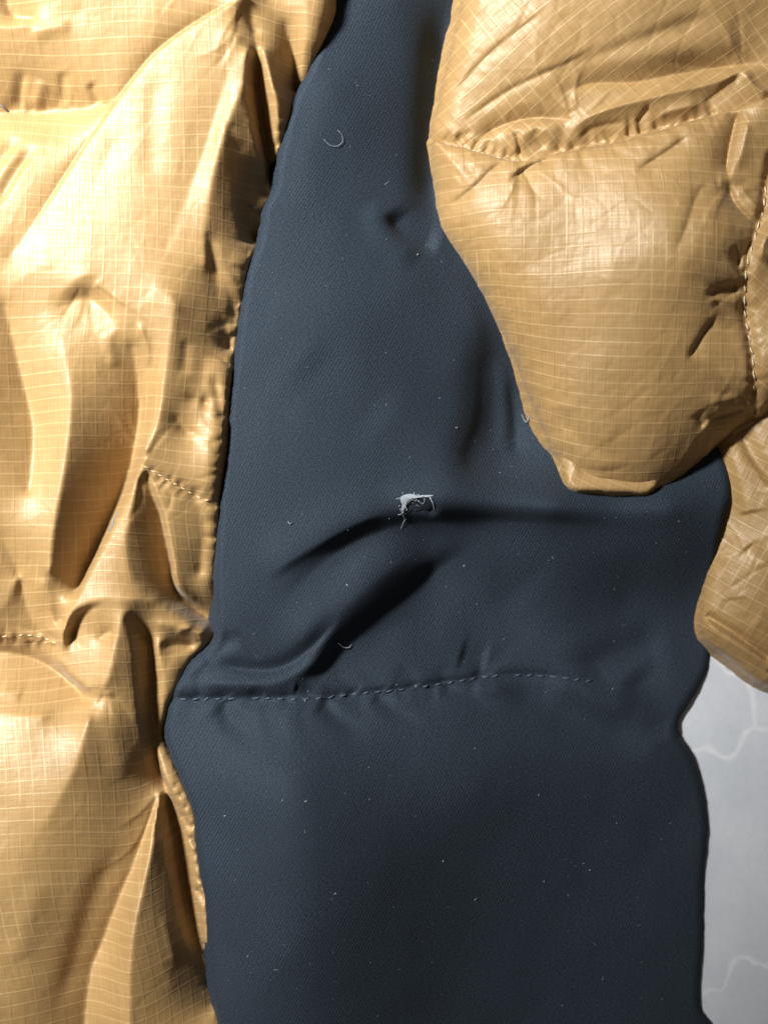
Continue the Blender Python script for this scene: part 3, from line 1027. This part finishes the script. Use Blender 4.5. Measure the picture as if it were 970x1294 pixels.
# ---- beige turned-in edge showing under the puff -----------------------------
G5 = Field(660, 480, 860, 650)
G5.tps([(690, 510, 60), (706, 560, 80), (725, 605, 100), (780, 616, 102), (820, 620, 98), (760, 560, 84), (840, 560, 80)])
G5.stroke([(700, 530), (722, 580), (735, 605)], 4, 6, 6)
G5.Z += 0.6 * vnoise(G5.X, G5.Y, 20, 20, 97)
G5.outline([(692, 530), (702, 556), (712, 588), (721, 618), (760, 622), (800, 624), (820, 624), (836, 606), (820, 560), (740, 520)], wob=0.15, seed=98)
G5.edge(8, 12)
G5.cloth_uv(0.4)
hem = mesh_from_field('turned_edge', G5, cells(G5.D) > -8, M_GOLD, jacket)

# ---- right side: lower gold piece with its hem -------------------------------------
G4 = Field(860, 480, 1120, 900)
G4.tps([(900, 520, 50), (935, 560, 66), (960, 600, 78), (925, 650, 56), (920, 720, 56), (970, 700, 86), (960, 780, 70), (1000, 850, 50), (1080, 700, 90), (1080, 560, 90), (1080, 850, 60), (910, 790, 52)])
for pts, a, w1, w2 in [
    ([(928, 560), (940, 600), (950, 650)], 6, 8, 16), ([(940, 540), (960, 580), (985, 610)], -8, 8, 12),
    ([(900, 780), (940, 806), (985, 838)], -8, 4, 6), ([(900, 792), (940, 818), (985, 850)], 5, 7, 5),
    ([(950, 690), (975, 720), (1000, 760)], -5, 12, 12), ([(925, 700), (935, 760)], 3, 10, 10),
]:
    G4.stroke(pts, a, w1, w2, t0=0.05, t1=0.05)
G4.Z += 1.0 * vnoise(G4.X, G4.Y, 40, 40, 101) + 0.3 * vnoise(G4.X, G4.Y, 12, 12, 102) + crinkle(G4, 202, 0.8)
G4.outline([(896, 510), (914, 600), (910, 660), (900, 740), (896, 800), (908, 820), (940, 844), (975, 872), (1030, 890), (1110, 890), (1110, 490)], wob=0.6, seed=103)
G4.edge(14, 22)
G4.cloth_uv(math.radians(28), drift=5, seed=104)
low_r = mesh_from_field('baffle', G4, cells(G4.D) > -16, M_GOLD, jacket)
low_r['label'] = 'shaded gold piece with a stitched hem at the right edge'


# ------------------------------------------------------------------ stitches
def stitch_mesh(name, length, rad, mat):
    u = np.linspace(-1, 1, 5)
    Q = np.stack([u * length / 2 * K, 0.06 * length * K * np.sin(u * 2.2), (1 - u ** 2) * rad * 0.8 * K], 1)
    R = rad * K * np.array([0.45, 0.9, 1.0, 0.9, 0.45])
    v, f = tube_geo(Q, R, 6)
    o = mesh_obj(name, v, f, mat)
    return o


def sew(F, path, length, gap, rad, mat, parent, skip=0.0, seed=1, lift=0.25):
    r = np.random.default_rng(seed)
    q = catmull(path, 2.0)
    L = np.concatenate([[0], np.cumsum(np.linalg.norm(np.diff(q, axis=0), axis=1))])
    first = None
    t = length / 2
    while t < L[-1] - length / 2:
        if r.random() >= skip:
            x, y = np.interp(t, L, q[:, 0]), np.interp(t, L, q[:, 1])
            h = length * 0.4
            xa, ya = np.interp(t - h, L, q[:, 0]), np.interp(t - h, L, q[:, 1])
            xb, yb = np.interp(t + h, L, q[:, 0]), np.interp(t + h, L, q[:, 1])
            za, zb, zc = float(F.at(xa, ya)), float(F.at(xb, yb)), float(F.at(x, y))
            if first is None:
                first = stitch_mesh('stitch', length, rad, mat)
                o = first
            else:
                o = first.copy()
                col.objects.link(o)
            o.parent = parent
            o.location = W(x, y, max(zc, 0.5 * (za + zb)) + rad * lift)
            ay_ = math.atan2(-(yb - ya), xb - xa) + r.normal(0, 0.10)
            pitch = -math.atan2(zb - za, math.hypot(xb - xa, yb - ya))
            o.rotation_euler = (0, pitch, ay_)
            sc_ = r.uniform(0.8, 1.15)
            o.scale = (sc_, 1, 1)
        t += length + gap * r.uniform(0.75, 1.3)


sew(BK, [(226, 885), (280, 884), (330, 883), (380, 884), (420, 882), (460, 878), (500, 875), (560, 868), (630, 859), (700, 861), (760, 868)],
    9.0, 6.0, 1.15, M_STITCH_B, panel_up, 0.06, 3, lift=0.2)
sew(GL, [(188, 590), (208, 602), (232, 616), (252, 628), (276, 636)], 6.5, 4.0, 0.7, M_STITCH_G, gl_low, 0, 4)
sew(GL, [(2, 805), (30, 803), (52, 806), (75, 815)], 6.5, 4.0, 0.65, M_STITCH_G, gl_low, 0.1, 5)
sew(G2, STITCH_R[1:-2], 11, 4.5, 1.1, M_STITCH_G, puff, 0, 6)
sew(G1, [(553, 176), (590, 188), (640, 203)], 6, 5, 1.1, M_STITCH_G, puff, 0.1, 7, lift=2.0)

# ------------------------------------------------------------------ the tear: frayed white fibres round a snag
def bk(x, y, dz=0.0):
    return (x, y, float(BK.at(x, y)) + dz)


def fibre_geo(p0, p1, sag, rad, r, n=7, lift=1.5):
    t = np.linspace(0, 1, n)
    dx, dy = p1[0] - p0[0], p1[1] - p0[1]
    x = p0[0] + dx * t + sag * np.sin(t * math.pi) * (-dy) / (math.hypot(dx, dy) + .01) + r.normal(0, 0.35, n)
    y = p0[1] + dy * t + sag * np.sin(t * math.pi) * dx / (math.hypot(dx, dy) + .01) + r.normal(0, 0.35, n)
    z = BK.at(x, y) + 0.6 + lift * np.sin(t * math.pi)
    Q = np.stack([(x - CX) * K, -(y - CY) * K, z * K], 1)
    return tube_geo(Q, rad * K * (1 - 0.5 * t), 4)


def join_geo(parts):
    V, Fc = [], []
    for v, f in parts:
        o = len(V)
        V += v
        Fc += [tuple(i + o for i in q) for q in f]
    return V, Fc


rr = np.random.default_rng(77)
parts = []
tuft = [(506, 646), (508, 638), (507, 628), (514, 624), (522, 623), (532, 624), (528, 630), (520, 634), (515, 640), (510, 645)]
for i in range(64):
    a = tuft[rr.integers(len(tuft))]
    b = tuft[rr.integers(len(tuft))]
    m = (np.array(a) * .6 + np.array(b) * .4) + rr.normal(0, 1.5, 2)
    e = m + rr.normal(0, 1.8, 2)
    # keep the fibres on the tuft's diagonal band
    parts.append(fibre_geo(m, e, rr.normal(0, 1.0), rr.uniform(0.3, 0.75), rr, 5, rr.uniform(0.3, 1.2)))
v, f = join_geo(parts)
fray = mesh_obj('frayed_tuft', v, f, M_FRAY, panel_up)
fray['label'] = 'pale frayed fibres at the edge of the small tear'
fray['kind'] = 'stuff'
# thicker shredded membrane under the fibres
mv, mf = [], []
ring = [(505.5, 646), (507, 638), (505, 630), (511, 625), (519, 624.5), (527, 626), (536, 626), (546, 626), (546, 627.5), (536, 628), (527, 630), (520, 633), (514, 638), (509, 645)]
cx_, cy_ = 514, 631
mv.append(W(*bk(cx_, cy_, 2.4)))
for (x, y) in ring:
    mv.append(W(*bk(x + rr.normal(0, .5), y + rr.normal(0, .5), 0.9 + rr.uniform(0, .8))))
for i in range(len(ring)):
    mf.append((0, 1 + i, 1 + (i + 1) % len(ring)))
mesh_obj('torn_flap', mv, mf, M_FRAY, panel_up)
for p0, p1, sg, rd in [((531, 626), (547, 627), 1.0, 0.9), ((541, 627), (549, 646), -1.5, 0.95), ((543, 628), (550, 643), 1.0, 0.5),
                       ((508, 646), (512, 658), 1.0, 0.6), ((513, 656), (507, 670), 1.5, 0.4), ((520, 636), (523, 641), .5, 0.6), ((528, 633), (536, 637), 1.2, 0.55),
                       ((520, 634), (534, 640), 2.0, 0.4), ((536, 630), (530, 641), -1.5, 0.35), ((524, 640), (540, 642), -1.2, 0.3), ((500, 630), (508, 628), 1.0, .4), ((503, 651), (511, 645), 1.0, .35)]:
    v, f = fibre_geo(p0, p1, sg, rd, rr, 7, 1.4)
    mesh_obj('frayed_thread', v, f, M_FRAY, panel_up)
# dark sheet laid on the cloth in place of a real opening
hv, hf = [], []
hole = [(512, 646), (516, 640), (523, 635), (531, 631), (539, 629.5), (543, 634), (545, 641), (540, 645), (533, 643.5), (526, 646), (519, 645), (515, 648)]
hv.append(W(*bk(529, 641, 1.6)))
for (x, y) in hole:
    hv.append(W(*bk(x, y, 1.0)))
for i in range(len(hole)):
    hf.append((0, 1 + i, 1 + (i + 1) % len(hole)))
mesh_obj('torn_opening', hv, hf, M_HOLE, panel_up)


# ------------------------------------------------------------------ lint
def top_z(x, y):
    z = -1.0
    for F in (GL, BK, G1, G2, G5, G4):
        if F.x[0] <= x <= F.x[-1] and F.y[0] <= y <= F.y[-1]:
            z = max(z, float(F.at(x, y)))
    return z


def lint(pts, rad, label, mat=M_LINT):
    q = catmull(pts, 2.5)
    z = np.array([top_z(a, b) for a, b in q])
    n = len(q)
    t = np.linspace(0, 1, n)
    z = z + 0.8 + 1.8 * np.sin(t * math.pi)
    Q = np.stack([(q[:, 0] - CX) * K, -(q[:, 1] - CY) * K, z * K], 1)
    v, f = tube_geo(Q, rad * K * (1 - 0.4 * np.abs(2 * t - 1)), 5)
    o = mesh_obj('lint_fibre', v, f, mat)
    o['label'] = label
    o['category'] = 'lint'
    o['group'] = 'lint fibres on the jacket'


lint([(410, 180), (417, 187), (426, 188), (433, 182), (432, 173), (427, 168)], 0.45, 'faint hooked lint fibre high on the black panel')
lint([(428, 814), (433, 819), (440, 820), (444, 816)], 0.8, 'short curved pale fibre in the black fold just above the stitched seam')
lint([(664, 520), (669, 530), (673, 526), (670, 518)], 0.9, 'white looped fibre at the edge of the black panel under the gold puff')
lint([(314, 259), (321, 262), (326, 263)], 1.1, 'pale fibre in the dark gold fold beside the black panel edge')
lint([(149, 646), (146, 656), (145, 664), (141, 672)], 1.2, 'white fuzz along the gold fold below the pinched stitching')
lint([(308, 6), (312, 12), (316, 11)], 0.9, 'tiny white tuft on the gold crease near the upper end of the black panel')
lint([(0, 132), (6, 137), (10, 141)], 1.0, 'white fibre at the outer end of the horizontal gold seam')
lint([(365, 658), (367, 662), (371, 660)], 0.7, 'tiny v shaped lint speck on the black panel beside the tear')

parts = []
r2 = np.random.default_rng(9)
named = [(331, 262), (528, 320), (578, 540), (634, 596), (439, 739), (385, 886), (389, 1004), (286, 1028), (684, 1012), (788, 1052),
         (744, 1104), (753, 1113), (724, 1145), (601, 949), (315, 1203), (466, 967), (588, 717), (526, 870), (360, 1003), (425, 1120), (560, 1090)]
for i in range(340):
    if i < len(named):
        x, y = named[i]
        ln, rd = r2.uniform(1.6, 4.0), r2.uniform(0.7, 1.1)
    else:
        x, y = r2.uniform(230, 900), r2.uniform(20, 1294)
        ln, rd = r2.exponential(1.2) + 0.5, r2.uniform(0.22, 0.5)
    ix, iy = int((x - BK.x0) / ST), int((y - BK.y0) / ST)
    if BK.D[iy, ix] < 12 or top_z(x, y) > float(BK.at(x, y)) + 0.5:
        continue
    a = r2.uniform(0, math.pi)
    t = np.linspace(-.5, .5, 3)
    xs = x + ln * t * math.cos(a)
    ys = y + ln * t * math.sin(a) + r2.normal(0, .3)
    zs = BK.at(xs, ys) + 0.5
    Q = np.stack([(xs - CX) * K, -(ys - CY) * K, zs * K], 1)
    parts.append(tube_geo(Q, np.array([.6, 1, .6]) * rd * K, 4))
v, f = join_geo(parts)
specks = mesh_obj('lint_specks', v, f, M_LINT)
specks['kind'] = 'stuff'
specks['label'] = 'scattered tiny white lint specks over the black panel'
specks['category'] = 'lint'
